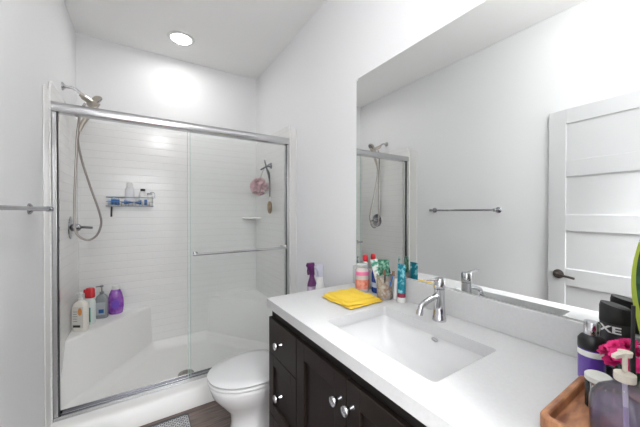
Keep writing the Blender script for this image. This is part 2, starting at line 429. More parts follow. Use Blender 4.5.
# ------------------------------------------------------------------ caddy on the back wall and its contents
CY0, CY1, CX0, CX1, CZ0, CZ1 = 2.865, 2.965, -.235, .100, 1.352, 1.425
cdy = thing('shower_caddy', (-.07, 2.965, CZ0), 'wire shower caddy fixed on the tiled back wall holding bottles and tubes', 'shower caddy')
wb = MB()
for z, r in ((CZ0, .003), (CZ0+.036, .002), (CZ1, .0035)):
    pts = rrect(CX0, CX1, CY0, CY1, .03, 4); P3 = [(x, y, z) for x, y in pts]; wb.tube(P3+[P3[0]], r, n=6, smooth=0)
for i in range(12):
    x = CX0+.03+(CX1-CX0-.06)*i/11
    wb.tube([(x, CY1, CZ1), (x, CY1, CZ0), (x, CY0, CZ0), (x, CY0, CZ0+.036)], .0016, n=5, smooth=0)
wb.tube([(CX1-.04, CY1, CZ1), (CX1-.02, CY1-.01, CZ1+.05), (CX1+.01, CY1-.02, CZ1+.045), (CX1+.012, CY1-.03, CZ1)], .0025, n=6)
part('wire_basket', wb, mat('dark_wire', (.25,.27,.30), .35, .9), cdy)
for x in (CX0+.05, CX1-.05):
    part('suction_cup', MB().lathe([(.020, 0), (.018, .004), (.007, .008), (.007, .014)], (x, SYB-.0005, CZ1-.005), (0, -1, 0), n=18), mat('cup_rubber', (.6,.65,.7), .3), cdy)
BLUE = mat('blue_plastic', (.02,.14,.42), .3)
PALEB = mat('pale_blue_plastic', (.45,.58,.74), .35)
def lying_tube(x0, x1, y, z, r, m, capm, label, grp, flip=False):
    t = thing('soap_tube', ((x0+x1)/2, y, z-r), label, 'tube', grp)
    n = 20; L = x1-x0
    rr = []
    for s_ in (0, .15, .4, .7, .92, 1.0):
        f = 1-s_**2*.88 if s_ > .3 else 1
        x = x0+.022+ (L-.022)*s_ if not flip else x1-.022-(L-.022)*s_
        rr.append([(x, y+math.cos(2*PI*i/n)*r*(1+.15*s_), z+math.sin(2*PI*i/n)*r*f) for i in range(n)])
    part('tube_body', MB().rings(rr), m, t)
    xa = x0 if not flip else x1-.022
    part('cap', MB().cyl((xa, y, z), (xa+.022, y, z), r*.9), capm, t)
    s2 = MB(); s2.rings([[(x, y+math.cos(2*PI*i/n)*(r*1.06), z+math.sin(2*PI*i/n)*(r*1.02)) for i in range(n)] for x in ((x0+L*.45), (x0+L*.62))])
    part('label_band', s2, WHITEP, t, label='white printed band')
lying_tube(-.222, -.045, 2.896, CZ0+.032, .0255, BLUE, PALEB, 'blue tube lying at the left end of the wire caddy', None)
lying_tube(-.040, .075, 2.896, CZ0+.032, .0255, BLUE, WHITEP, 'blue and white tube lying at the right end of the wire caddy', None, True)
def std_bottle(name, x, y, z, prof, m, capprof, capm, label, cat='bottle', sx=1, sy=1, lab=None, group=None, rot=0, n=24):
    t = thing(name, (x, y, z), label, cat, group)
    b = part('bottle_body', MB().lathe(prof, (x, y, z), sx=sx, sy=sy, n=n, rot=rot), m, t)
    if capprof: part('cap', MB().lathe(capprof, (x, y, z), sx=sx if sx == sy else 1, n=n), capm, t)
    return t
std_bottle('shampoo_bottle', -.075, 2.945, CZ0+.003, [(.030, 0), (.034, .01), (.034, .13), (.028, .155), (.018, .165)], mat('milky_plastic', (.80,.80,.82), .3), [(.022, .165), (.022, .19), (.018, .2), (.0005, .201)], WHITEP, 'tall white bottle standing in the middle of the wire caddy', sx=1, sy=.55)
std_bottle('shampoo_bottle', .022, 2.945, CZ0+.003, [(.027, 0), (.030, .01), (.030, .11), (.022, .125), (.018, .13)], WHITEP, [(.018, .13), (.018, .15), (.0005, .151)], BLACKP, 'small white bottle with black cap in the wire caddy', sx=1, sy=.55)
std_bottle('cream_jar', .073, 2.94, CZ0+.003, [(.021, 0), (.023, .01), (.023, .085), (.018, .10)], WHITEP, [(.019, .10), (.019, .115), (.0005, .117)], mat('grey_plastic', (.4,.4,.42), .3), 'short white jar with grey lid at right end of wire caddy', 'jar')
rz = thing('razor', (-.195, 2.855, 1.26), 'black razor hanging below the wire caddy', 'razor')
part('razor_handle', MB().tube([(-.195, 2.858, 1.345), (-.197, 2.856, 1.30), (-.197, 2.853, 1.262)], .0065, n=10), BLACKP, rz)
part('razor_head', MB().box(-.218, -.172, 2.846, 2.860, 1.345, 1.362, bev=.003), mat('grey_plastic'), rz)

# ------------------------------------------------------------------ bottles on the left corner seat
Z0 = .4475
def flat_bottle(name, x, y, hx, hy, h, m, label, rot=0, r=.02, shoulder=.03, neck=.014, taper=1.0, cat='bottle'):
    t = thing(name, (x, y, Z0), label, cat)
    M = Matrix.Translation((x, y, Z0)) @ Matrix.Rotation(rot, 4, 'Z')
    def ring(k, z, kk=None): return [(a, b, z) for a, b in rpoly(0, 0, hx*k, hy*(kk or k), r*k)]
    hb_ = h-shoulder
    mb = MB().rings([ring(.90, 0), ring(1, .008), ring(1, hb_*.45), ring(taper, hb_*.97), ring(.85*taper, hb_+shoulder*.5), ring(neck/hx*1.3, h, neck/hy*1.1)], M=M)
    part('bottle_body', mb, m, t, ang=50)
    return t, M
def pump(t, M, h, m, r=.014, head=.045, high=.06, label=None):
    p = part('pump_collar', MB().lathe([(r, h-.002), (r*1.05, h+.004), (r*1.05, h+.018), (r*.6, h+.022)], M=M), m, t, label=label)
    part('pump_head', MB().lathe([(.004, h+.02), (.004, h+high-.014), (.011, h+high-.012), (.012, h+high), (.0005, h+high+.003)], M=M)
         .rings([[(0, -.006, h+high-.008), (0, .006, h+high-.008), (0, .006, h+high), (0, -.006, h+high)], [(head, -.004, h+high-.012), (head, .004, h+high-.012), (head, .004, h+high-.005), (head, -.004, h+high-.005)]], M=M), m, t)
def flat_label(t, M, hx, y, z0, z1, m, x0=None, label=None, name='bottle_label'):
    xa = -hx if x0 is None else x0
    return part(name, MB().box(xa, hx, y-.0012, y, z0, z1, M=M), m, t, label=label)
RZ = -.55
t, M = flat_bottle('lotion_bottle', -.362, 2.630, .046, .028, .215, mat('lotion_white', (.80,.77,.70), .3), 'white pump bottle with orange label at front end of seat', RZ)
pump(t, M, .215, WHITEP, head=-.035)
flat_label(t, M, .040, -.0282, .03, .18, mat('offwhite_label', (.68,.66,.62), .5), label='off-white printed front label')
part('bottle_label', MB().lathe([(.014, 0), (.014, .0014)], (0, 0, 0), n=20, sy=1.9, M=M @ Matrix.Translation((.018, -.0296, .145)) @ Matrix.Rotation(PI/2, 4, 'X')), mat('orange_label', (.75,.30,.07), .5), t, label='orange leaf shape')
part('bottle_label', MB().box(-.030, .020, -.0310, -.0297, .034, .050, M=M), BLACKP, t, label='black strip')
lines = MB()
for k in range(5): lines.box(-.030, .0-.004*(k % 2), -.0308, -.0297, .075+.017*k, .079+.017*k, M=M)
part('label_print', lines, mat('grey_ink', (.25,.25,.25), .6), t)

t, M = flat_bottle('body_wash_bottle', -.325, 2.760, .034, .026, .20, mat('mint_white', (.70,.76,.74), .3), 'white and green bottle with big red cap behind the lotion bottle', RZ)
part('cap', MB().rings([[(a, b, z) for a, b in rpoly(0, 0, .030*k, .022*k, .014)] for z, k in ((.198, .9), (.203, 1), (.262, .95), (.272, .75))], M=M).box(-.044, -.01, -.010, .010, .235, .262, M=M, bev=.005), RED, t, label='bulky red cap')
flat_label(t, M, .024, -.0262, .02, .13, mat('green_label', (.05,.35,.25), .5), x0=-.010, label='green stripe label')

t, M = flat_bottle('pump_bottle', -.262, 2.86, .040, .028, .19, mat('grey_bottle', (.30,.32,.33), .25), 'grey pump bottle with blue label between red-capped and purple bottles', -.25)
pump(t, M, .19, mat('grey_pump', (.22,.23,.24), .3), head=-.04, high=.07)
flat_label(t, M, .030, -.0284, .03, .13, mat('grey_label', (.42,.45,.48), .5), label='pale grey label')
part('bottle_label', MB().box(-.012, .022, -.0306, -.0292, .045, .075, M=M), mat('blue_label', (.02,.09,.32), .5), t, label='dark blue patch')

tp = thing('bubble_bath_bottle', (-.175, 2.915, Z0), 'rounded purple bottle with white cap, rightmost on the left corner seat', 'bottle')
PUR = mat('purple_gel', (.26,.06,.42), .2, coat=.4, mottle=(22, (.20,.04,.36), (.38,.14,.55)))
part('bottle_body', MB().lathe([(.040, 0), (.049, .008), (.056, .06), (.054, .12), (.044, .17), (.032, .200), (.026, .205)], (-.175, 2.915, Z0), sy=.62), PUR, tp)
part('cap', MB().lathe([(.025, .203), (.027, .210), (.024, .236), (.0005, .240)], (-.175, 2.915, Z0), sy=.8), WHITEP, tp)
part('bottle_label', MB().lathe([(.028, 0), (.028, .004), (.0005, .006)], (-.175, 2.915-.0335, Z0+.085), (0, -1, 0), sy=1.3), mat('violet_label', (.16,.05,.50), .3), tp, label='violet oval label')

# ------------------------------------------------------------------ hook, pouf and brush on the right shower wall
hk = thing('suction_hook', (SXR, 2.548, 1.74), 'dark crossed wall hook on the right shower wall', 'hook')
hm = MB(); hm.lathe([(.022, 0), (.018, .006), (.008, .010)], (SXR, 2.548, 1.74), (-1, 0, 0))
part('suction_cup', hm, GUN, hk)
cr = MB()
c = Vector((SXR-.055, 2.538, 1.735))
for d in (Vector((.045, -.029, .032)), Vector((-.012, .010, .062))):
    cr.tube([c-d, c-d*.5, c+d*.5, c+d], .0080, n=8, smooth=4)
cr.cyl(c, (SXR-.006, 2.548, 1.74), .008, n=10)
part('hook_arms', cr, GUN, hk)
PINK = mat('pink_mesh', (.78,.54,.58), .7)
pf = thing('bath_pouf', (.985, 2.645, 1.48), 'pink mesh bath pouf hanging from the crossed hook', 'bath pouf')
pm = MB()
PC = Vector((.985, 2.645, 1.548))
pm.sphere(PC, .058, sub=3)
for k in range(110):
    d = Vector((random.gauss(0, 1), random.gauss(0, 1), random.gauss(0, 1))).normalized()
    c = PC + d*.062
    u = d.orthogonal().normalized(); v = d.cross(u); ph = random.random()*6
    ring0, ring1 = [], []
    for i in range(12):
        a = 2*PI*i/12
        ring0.append(c + (u*math.cos(a)+v*math.sin(a))*.006)
        ring1.append(c + (u*math.cos(a)+v*math.sin(a))*.020 + d*(.020+.008*math.sin(3*a+ph)))
    pm.rings([ring0, ring1], cap0=False, cap1=False)
part('mesh_ruffles', pm, PINK, pf, ang=80)
part('hanging_cord', MB().tube([(.988, 2.640, 1.61), (1.00, 2.60, 1.68), (SXR-.058, 2.556, 1.732)], .0035, n=6), mat('grey_cord', (.35,.33,.34), .8), pf)
bs = thing('back_brush', (1.038, 2.503, 1.285), 'small wooden bath brush on a dark strap hanging below the crossed hook', 'brush')
part('strap', MB().tube([(1.018, 2.525, 1.716), (1.03, 2.510, 1.66), (1.040, 2.505, 1.55), (1.038, 2.503, 1.44)], lambda t: .005+.007*math.sin(PI*min(1, t*1.6))**2 if t < .62 else .005, n=8), GUN, bs)
WOODB = mat('brush_wood', (.30,.20,.11), .5, mottle=(30, (.22,.14,.08), (.40,.28,.16)))
part('brush_head', MB().sphere((1.036, 2.501, 1.345), .062, (.36, .48, 1.0), n=18), WOODB, bs)
part('brush_neck', MB().tube([(1.038, 2.503, 1.445), (1.036, 2.502, 1.39)], .008, n=8, smooth=0), WHITEP, bs, label='pale neck')

# ------------------------------------------------------------------ towel bar on the left wall
tb = thing('towel_bar', (XL, 1.51, 1.31), 'chrome towel bar with round mounts on the left wall', 'towel bar')
ZB = 1.318
for y in (1.205, 1.825):
    part('wall_mount', MB().lathe([(.026, 0), (.026, .005), (.018, .012), (.011, .016), (.011, .058), (.013, .062), (.013, .080), (.010, .084)], (XL, y, ZB), (1, 0, 0), n=26), DCHROME, tb)
part('bar', MB().cyl((XL+.071, 1.205, ZB), (XL+.071, 1.825, ZB), .008), DCHROME, tb)

# ------------------------------------------------------------------ toilet
TY, TZ = 1.61, .40
tl = thing('toilet', (.62, TY, 0), 'white ceramic toilet between the shower and the vanity', 'toilet')
def egg(cx, L0, L1, hw, n=40, k=2.15, z=0):
    out = []
    for i in range(n):
        a = 2*PI*i/n; c, s_ = math.cos(a), math.sin(a)
        L = L1 if c > 0 else L0
        e = 2/k
        out.append((cx + L*math.copysign(abs(c)**e, c), TY + hw*math.copysign(abs(s_)**e, s_), z))
    return out
bowl = [egg(.62, .20, .25, .115, z=0), egg(.62, .20, .25, .115, z=.03), egg(.60, .165, .27, .098, z=.10), egg(.59, .165, .28, .100, z=.17),
        egg(.575, .205, .30, .135, z=.235), egg(.565, .235, .30, .165, z=.29), egg(.56, .245, .30, .178, z=.335), egg(.56, .247, .30, .180, z=.352), egg(.56, .240, .29, .172, z=.359)]
part('bowl', MB().rings(bowl), CERAM, tl, ang=60)
seatr = [egg(.56, .248, .20, .183, z=.3595), egg(.56, .254, .20, .188, z=.364), egg(.56, .254, .20, .188, z=.372), egg(.56, .248, .20, .183, z=.377)]
part('seat', MB().rings(seatr), SEATP, tl, ang=60)
lid = [egg(.56, .244, .19, .180, z=.3795), egg(.56, .252, .195, .187, z=.383), egg(.56, .253, .196, .188, z=.391), egg(.56, .244, .19, .180, z=.397), egg(.56, .19, .15, .135, z=.401), egg(.56, .08, .06, .05, z=.403)]
part('lid', MB().rings(lid), SEATP, tl, ang=60)
for y in (TY-.07, TY+.07): part('hinge', MB().cyl((.765, y-.02, .383), (.765, y+.02, .383), .011, n=12), SEATP, tl)
def tring(z, x0, x1, hw, r): return [(x, y, z) for x, y in rrect(x0, x1, TY-hw, TY+hw, r, 5)]
part('tank', MB().rings([tring(.345, .875, 1.07, .165, .03), tring(.37, .865, 1.075, .185, .035), tring(.45, .86, 1.078, .195, .035), tring(.673, .855, 1.080, .205, .035)]), CERAM, tl, ang=50)
part('tank_lid', MB().rings([tring(.6735, .850, 1.082, .21, .035), tring(.678, .845, 1.083, .215, .035), tring(.698, .845, 1.083, .215, .035), tring(.705, .852, 1.080, .208, .03)]), CERAM, tl, ang=50)
part('flush_lever', MB().tube([(.856, TY-.15, .63), (.845, TY-.15, .63), (.842, TY-.12, .627), (.842, TY-.08, .622)], .006, n=8), CHROME, tl)

def sprayer(x, y, m, trig, label, sc=1.0):
    t = thing('spray_bottle', (x, y, .7055), label, 'spray bottle')
    part('bottle_body', MB().lathe([(.030*sc, 0), (.034*sc, .01), (.034*sc, .10), (.030*sc, .13), (.018*sc, .165), (.016*sc, .185)], (x, y, .7055), sx=1, sy=.75), m, t)
    z = .7055
    part('spray_head', MB().rings([[(x+a, y+b, z+.183) for a, b in rpoly(0, 0, .017*sc, .015*sc, .008)], [(x+a, y+b, z+.215) for a, b in rpoly(-.004, 0, .019*sc, .014*sc, .008)],
        [(x+a, y+b, z+.245) for a, b in rpoly(-.012, 0, .030*sc, .014*sc, .008)], [(x+a, y+b, z+.262) for a, b in rpoly(-.010, 0, .026*sc, .011*sc, .008)]]), trig, t, ang=50)
    part('trigger', MB().tube([(x-.028, y, z+.235), (x-.032, y, z+.21), (x-.028, y, z+.185)], .005, n=8), trig, t)
    return t
PLUM = mat('plum_plastic', (.10,.015,.10), .3)
t = sprayer(.955, 1.590, mat('plum_body', (.13,.03,.13), .3), PLUM, 'dark purple spray bottle on the toilet tank')
part('bottle_label', MB().lathe([(.0350, .075), (.0340, .110)], (.955, 1.590, .7055), sy=.76), mat('lilac_label', (.55,.45,.58), .5), t, label='pale lilac label')
t = sprayer(.972, 1.515, WHITEP, mat('pale_lilac', (.62,.62,.72), .3), 'white spray bottle on the toilet tank, nearer the vanity')
part('bottle_label', MB().lathe([(.0350, .075), (.0340, .105)], (.972, 1.515, .7055), sy=.76), mat('grey_label'), t, label='grey label')

# ------------------------------------------------------------------ vanity
VX, VY1, VY0 = .527, 1.285, .062
vn = thing('vanity_cabinet', (.8, .67, 0), 'dark espresso shaker vanity cabinet under the white countertop', 'cabinet')
part('carcass', MB().box(.548, .560, VY0-.012, VY1, .10, .8385).box(XR-.010, XR-.002, VY0-.012, VY1, .10, .8385).box(.560, XR-.010, VY0-.012, VY0, .10, .8385).box(.560, XR-.010, VY1-.014, VY1, .10, .8385).box(.560, XR-.010, VY0, VY1-.014, .10, .115), ESPRD, vn)
part('side_panel', MB().box(.546, XR-.004, VY1-.0005, VY1+.003, .0, .8385), ESPR, vn)
part('toe_kick', MB().box(.61, .63, VY0-.01, VY1-.001, 0, .10), ESPRD, vn)
def knob(parent, y, z):
    part('knob', MB().lathe([(.009, 0), (.0075, .006), (.006, .014), (.010, .020), (.0155, .024), (.0165, .029), (.0145, .034), (.0005, .036)], (VX, y, z), (-1, 0, 0), n=24), CHROME, parent, label='small round chrome knob')
def shaker(name, y0, y1, z0, z1, fw=.062, flat=False):
    g = .0015
    y0 += g; y1 -= g; z0 += g; z1 -= g
    if flat:
        return part(name, MB().box(VX, VX+.020, y0, y1, z0, z1), ESPR, vn, bevel=.0015)
    mb = MB()
    mb.box(VX, VX+.020, y0, y0+fw, z0, z1).box(VX, VX+.020, y1-fw, y1, z0, z1)
    mb.box(VX, VX+.020, y0+fw, y1-fw, z0, z0+fw).box(VX, VX+.020, y0+fw, y1-fw, z1-fw, z1)
    o = part(name, mb, ESPR, vn, bevel=.0015)
    part('recessed_panel', MB().box(VX+.011, VX+.018, y0+fw-.001, y1-fw+.001, z0+fw-.001, z1-fw+.001), ESPR, o)
    return o
ZT = .797
ZS = .629
for a, b in ((1.0, VY1), (VY0-.012, .345)):
    d = shaker('drawer', a, b, ZS, ZT, flat=True); knob(d, (a+b)/2, .712)
    d = shaker('drawer', a, b, .335, ZS, .050); knob(d, (a+b)/2, .480)
    d = shaker('drawer', a, b, .11, .335, .050); knob(d, (a+b)/2, .222)
d = shaker('door', .674, 1.0, .11, ZT); knob(d, .703, .722)
d = shaker('door', .345, .674, .11, ZT); knob(d, .643, .727)

# countertop with sink opening
SX0, SX1, SY0, SY1 = .612, .926, .430, .908
def slab_hole(outer, inner, z0, z1):
    mb = MB(); bm = mb.bm
    for z in (z0, z1):
        es = []
        for loop in (outer, inner):
            vs = [bm.verts.new((x, y, z)) for x, y in loop]
            es += [bm.edges.new((vs[i], vs[(i+1) % len(vs)])) for i in range(len(vs))]
        bmesh.ops.triangle_fill(bm, edges=es, use_beauty=True)
    for loop in (outer, inner):
        mb.rings([[(x, y, z0) for x, y in loop], [(x, y, z1) for x, y in loop]], cap0=False, cap1=False)
    bmesh.ops.remove_doubles(bm, verts=bm.verts, dist=1e-5)
    return mb
CT = .88
o = finish('countertop', slab_hole(rrect(.522, XR-.001, VY0-.030, 1.3018, .003, 2), rrect(SX0, SX1, SY0, SY1, .014, 5), .8395, CT), QUARTZ, ang=30)
tag(o, 'white quartz vanity countertop with undermount sink opening', 'countertop')
single('backsplash', MB().box(XR-.021, XR-.001, VY0-.030, 1.3018, CT+.0005, .985), QUARTZ, 'low white quartz backsplash strip under the mirror', 'backsplash', bevel=.0015)
# sink
sk = thing('sink', (.773, .668, .70), 'white rectangular undermount sink with curved basin', 'sink')
def sring(z, ix0, ix1, iy0, iy1, r): return [(x, y, z) for x, y in rrect(SX0+ix0, SX1-ix1, SY0+iy0, SY1-iy1, r, 8)]
prof = []
for k in range(11):
    t = k/10
    ins = t**2.6
    z = .8385 - .145*(1-(1-t)**1.5) if t < 1 else .8385-.145
    prof.append(sring(z, -.006+.095*ins, -.006+.055*ins, -.006+.10*ins, -.006+.165*ins, .032+.03*t))
basin = MB().rings(prof, cap0=False, cap1=True)
basin.rings([sring(.8385, -.03, -.03, -.03, -.03, .05), sring(.8385, -.006, -.006, -.006, -.006, .032)], cap0=False, cap1=False)
part('basin', basin, CERAM, sk, ang=50)
part('sink_drain', MB().lathe([(.030, 0), (.029, .003), (.018, .004), (.0005, .002)], (.79, .62, .6938), n=26), CHROME, sk)
part('overflow_hole', MB().lathe([(.0075, 0), (.0075, .0015), (.0050, .0018), (.0005, .0004)], (.9275, .652, .826), (-1, 0, .08), n=24, sy=1.9), CHROME, sk, label='small chrome overflow ring')

# faucet
FX, FY = .985, .672
fc = thing('faucet', (FX, FY, CT), 'single lever chrome faucet behind the sink', 'faucet')
part('faucet_body', MB().lathe([(.026, 0.0005), (.026, .012), (.0235, .016), (.0205, .06), (.0195, .122), (.0205, .124)], (FX, FY, CT), n=32), CHROME, fc)
part('handle_cap', MB().lathe([(.0205, .126), (.021, .129), (.0215, .160), (.019, .165), (.0005, .166)], (FX, FY, CT), n=32), CHROME, fc)
part('lever', MB().rings([[(FX-.010, FY-.010, CT+.158), (FX-.010, FY+.010, CT+.158), (FX-.010, FY+.010, CT+.165), (FX-.010, FY-.010, CT+.165)],
     [(FX-.09, FY-.006, CT+.167), (FX-.09, FY+.006, CT+.167), (FX-.09, FY+.006, CT+.171), (FX-.09, FY-.006, CT+.171)]]), CHROME, fc, bevel=.0015)
part('spout', MB().tube([(FX-.005, FY, CT+.100), (FX-.045, FY, CT+.095), (FX-.085, FY, CT+.085), (FX-.108, FY, CT+.074), (FX-.118, FY, CT+.054)], .0105, n=16), CHROME, fc)
part('aerator', MB().cyl((FX-.1165, FY, CT+.060), (FX-.121, FY, CT+.045), .0125), CHROME, fc)

# mirror
mr = thing('wall_mirror', (XR, .68, .99), 'large frameless wall mirror above the backsplash', 'mirror')
part('mirror_backing', MB().box(XR-.0045, XR-.0005, .055, 1.285, .989, 2.085), mat('glass_edge_grey', (.35,.42,.40), .3), mr)
part('mirror_glass', MB().box(XR-.0062, XR-.0046, .055, 1.285, .989, 2.085), MIRR, mr)
for y in (1.279, .14):
    part('mirror_clip', MB().lathe([(.008, 0), (.008, .004), (.004, .006)], (XR-.0063, y, 2.077), (-1, 0, 0), n=16), WHITEP, mr, label='small clear-white clip')

# ------------------------------------------------------------------ open door against the left wall
ang = math.atan2(.084, .762)
hinge = Vector((-.318, .088, 0)); dv = Vector((-.084, .762, 0)).normalized(); nv = Vector((dv.y, -dv.x, 0))   # nv faces the room
DM = Matrix(((dv.x, nv.x, 0, hinge.x), (dv.y, nv.y, 0, hinge.y), (0, 0, 1, .012), (0, 0, 0, 1)))
dmb = MB(); W_, H_, TH = .762, 2.02, .036
dmb.box(0, W_, -TH, -.009, 0, H_, M=DM)
for a, b in ((0, .105), (W_-.105, W_)): dmb.box(a, b, -.009, 0, 0, H_, M=DM)
pz = [(.120, .385), (.505, .770), (.890, 1.155), (1.272, 1.540), (1.655, 1.915)]
zz = 0
for a, b in pz: dmb.box(.105, W_-.105, -.009, 0, zz, a, M=DM); zz = b
dmb.box(.105, W_-.105, -.009, 0, zz, H_, M=DM)
door = finish('door_1', dmb, DOORP, smooth=False, bevel=.003)
tag(door, 'white five panel door standing open along the left wall, seen in the mirror', 'door', kind='structure')
hl_ = MB().lathe([(.033, 0), (.032, .006), (.022, .010), (.012, .014), (.011, .045)], M=DM @ Matrix.Translation((W_-.065, 0, .842)) @ Matrix.Rotation(-PI/2, 4, 'X') @ Matrix.Scale(1, 4), n=28)
hl_.tube([DM @ Vector((W_-.065, .042, .842)), DM @ Vector((W_-.085, .048, .842)), DM @ Vector((W_-.13, .049, .840)), DM @ Vector((W_-.175, .046, .834))], [.010]*6+[.0085]*13, n=12)
part('door_handle', hl_, BRONZE, door, label='dark bronze lever handle')
for z in (.25, 1.0, 1.8): part('hinge', MB().cyl(DM @ Vector((-.004, .004, z)), DM @ Vector((-.004, .004, z+.09)), .006, n=10), BRONZE, door)
dc = MB().box(DX0-.0, DX0+.012, YF-T-.001, YF+.002, 0, DH).box(DX1-.012, DX1, YF-T-.001, YF+.002, 0, DH).box(DX0, DX1, YF-T-.001, YF+.002, DH-.012, DH)
struct('trim_1', dc, TRIMP, 'white door frame lining of the doorway', 'door frame')

# ------------------------------------------------------------------ bath mat
def mat_weave():
    m = mat('woven_mat', (.6,.6,.6), .95)
    n, l, b = nt(m)
    g = n.new('ShaderNodeNewGeometry'); ck = n.new('ShaderNodeTexBrick'); ck.offset = .5
    ck.inputs['Scale'].default_value = 1; ck.inputs['Brick Width'].default_value = .022; ck.inputs['Row Height'].default_value = .012
    ck.inputs['Mortar Size'].default_value = .0026; ck.inputs['Color1'].default_value = (.78,.78,.78,1); ck.inputs['Color2'].default_value = (.50,.50,.51,1)
    ck.inputs['Mortar'].default_value = (.13,.13,.14,1)
    l.new(g.outputs['Position'], ck.inputs['Vector']); l.new(ck.outputs[0], b.inputs['Base Color'])
    return m
bm_ = thing('bath_mat', (0, 1.6, 0), 'grey and white woven bath mat on the floor before the shower', 'bath mat')
part('mat_field', MB().prism(rrect(-.27, .252, 1.22, 1.962, .012, 3), .0005, .010), mat_weave(), bm_)
part('mat_border', slab_hole(rrect(-.285, .256, 1.205, 1.978, .015, 3), rrect(-.269, .251, 1.221, 1.961, .012, 3), .0005, .011), mat('mat_border_dark', (.10,.10,.11), .95), bm_, label='dark woven border')

# ------------------------------------------------------------------ countertop items, left group
def cloth():
    mb = MB()
    def layer(x0, x1, y0, y1, z0, z1, seed, tw):
        n = 16; m = 16; rows = []
        for j in range(m+1):
            row = []
            for i in range(n+1):
                u, v = i/n, j/m
                p = Vector((u*3+seed, v*3, seed)); e = .005*noise.noise(p*1.3)
                x = x0+(x1-x0)*u + .010*noise.noise(Vector((v*4, seed, 1))); y = y0+(y1-y0)*v + .010*noise.noise(Vector((u*4, seed, 5)))
                k = min(u, 1-u, v, 1-v); edge = min(1, k/.07); r = math.sqrt(max(0, 1-(1-edge)**2))
                zm = (z0+z1)/2; row.append((x, y, zm + (z1-zm)*r + e*r + .004*r*noise.noise(Vector((u*7, v*7, seed+3)))))
            rows.append(row)
        c = Vector(((x0+x1)/2, (y0+y1)/2, 0)); Rm = Matrix.Translation(c) @ Matrix.Rotation(tw, 4, 'Z') @ Matrix.Translation(-c)
        mb.rings(rows, close=False, cap0=False, cap1=False, M=Rm)
        zb = [[(p[0], p[1], 2*((z0+z1)/2)-p[2] if False else z0+((z0+z1)/2-z0)*(1-math.sqrt(max(0, 1-(1-min(1, min(i/n, 1-i/n, j/m, 1-j/m)/.07))**2)))) for i, p in enumerate(row)] for j, row in enumerate(rows)]
        mb.rings(zb, close=False, cap0=False, cap1=False, M=Rm)
    layer(.755, .958, .945, 1.165, CT+.0012, CT+.012, 1.0, .05)
    layer(.760, .955, .952, 1.160, CT+.0122, CT+.021, 4.0, .0)
    layer(.775, .935, .975, 1.150, CT+.0212, CT+.028, 7.0, -.06)
    bmesh.ops.remove_doubles(mb.bm, verts=mb.bm.verts, dist=1e-5)
    return mb
single('folded_cloth', cloth(), mat('yellow_microfibre', (.86,.60,.06), .95, bump=(260, .5, .002)), 'folded yellow microfibre cloth on the countertop', 'cloth', ang=70)

x, y = 1.003, 1.146
t = thing('candy_jar', (x, y, CT), 'clear jar with pink bands and orange filling beside yellow cloth', 'jar')
part('jar_body', MB().lathe([(.032, .0005), (.036, .006), (.0365, .09), (.036, .112), (.029, .124), (.028, .130)], (x, y, CT), n=30), mat('frosted_clear', (.62,.56,.55), .2, coat=.3), t)
part('filling', MB().lathe([(.0368, .018), (.0371, .020), (.0373, .064), (.0368, .066)], (x, y, CT), n=30, cap0=False, cap1=False), mat('orange_pink', (.7,.2,.14), .4, mottle=(55, (.72,.14,.08), (.80,.38,.30))), t, label='orange-pink contents')
part('bottle_label', MB().lathe([(.0370, .088), (.0372, .090), (.0371, .106), (.0366, .108)], (x, y, CT), n=30, cap0=False, cap1=False), mat('hot_pink', (.75,.18,.36), .4), t, label='hot pink band')
part('cap', MB().lathe([(.029, .128), (.031, .131), (.031, .144), (.027, .147), (.0005, .148)], (x, y, CT), n=30), mat('clear_lid', (.50,.53,.54), .2), t)
x, y = 1.0495, 1.174
t = thing('slim_bottle', (x, y, CT), 'slim pale bottle with round red cap rising behind the candy jar', 'bottle')
part('bottle_body', MB().lathe([(.011, .0005), (.0125, .005), (.0125, .14), (.008, .15)], (x, y, CT)), WHITEP, t)
part('cap', MB().lathe([(.009, .150), (.0135, .156), (.015, .170), (.0125, .184), (.0005, .189)], (x, y, CT)), RED, t, label='round red cap')
x, y = 1.043, 1.082
t = thing('mouthwash_bottle', (x, y, CT), 'blue mouthwash bottle between candy jar and tumbler', 'bottle')
part('bottle_body', MB().lathe([(.024, .0005), (.029, .006), (.029, .10), (.022, .125), (.013, .135)], (x, y, CT), sx=.62), mat('deep_blue', (.015,.07,.33), .2), t)
part('bottle_label', MB().lathe([(.0293, .03), (.0293, .055)], (x, y, CT), sx=.62), mat('pale_blue_plastic'), t, label='pale blue label')
part('cap', MB().lathe([(.013, .134), (.015, .137), (.015, .150), (.0005, .152)], (x, y, CT)), WHITEP, t, label='white cap')
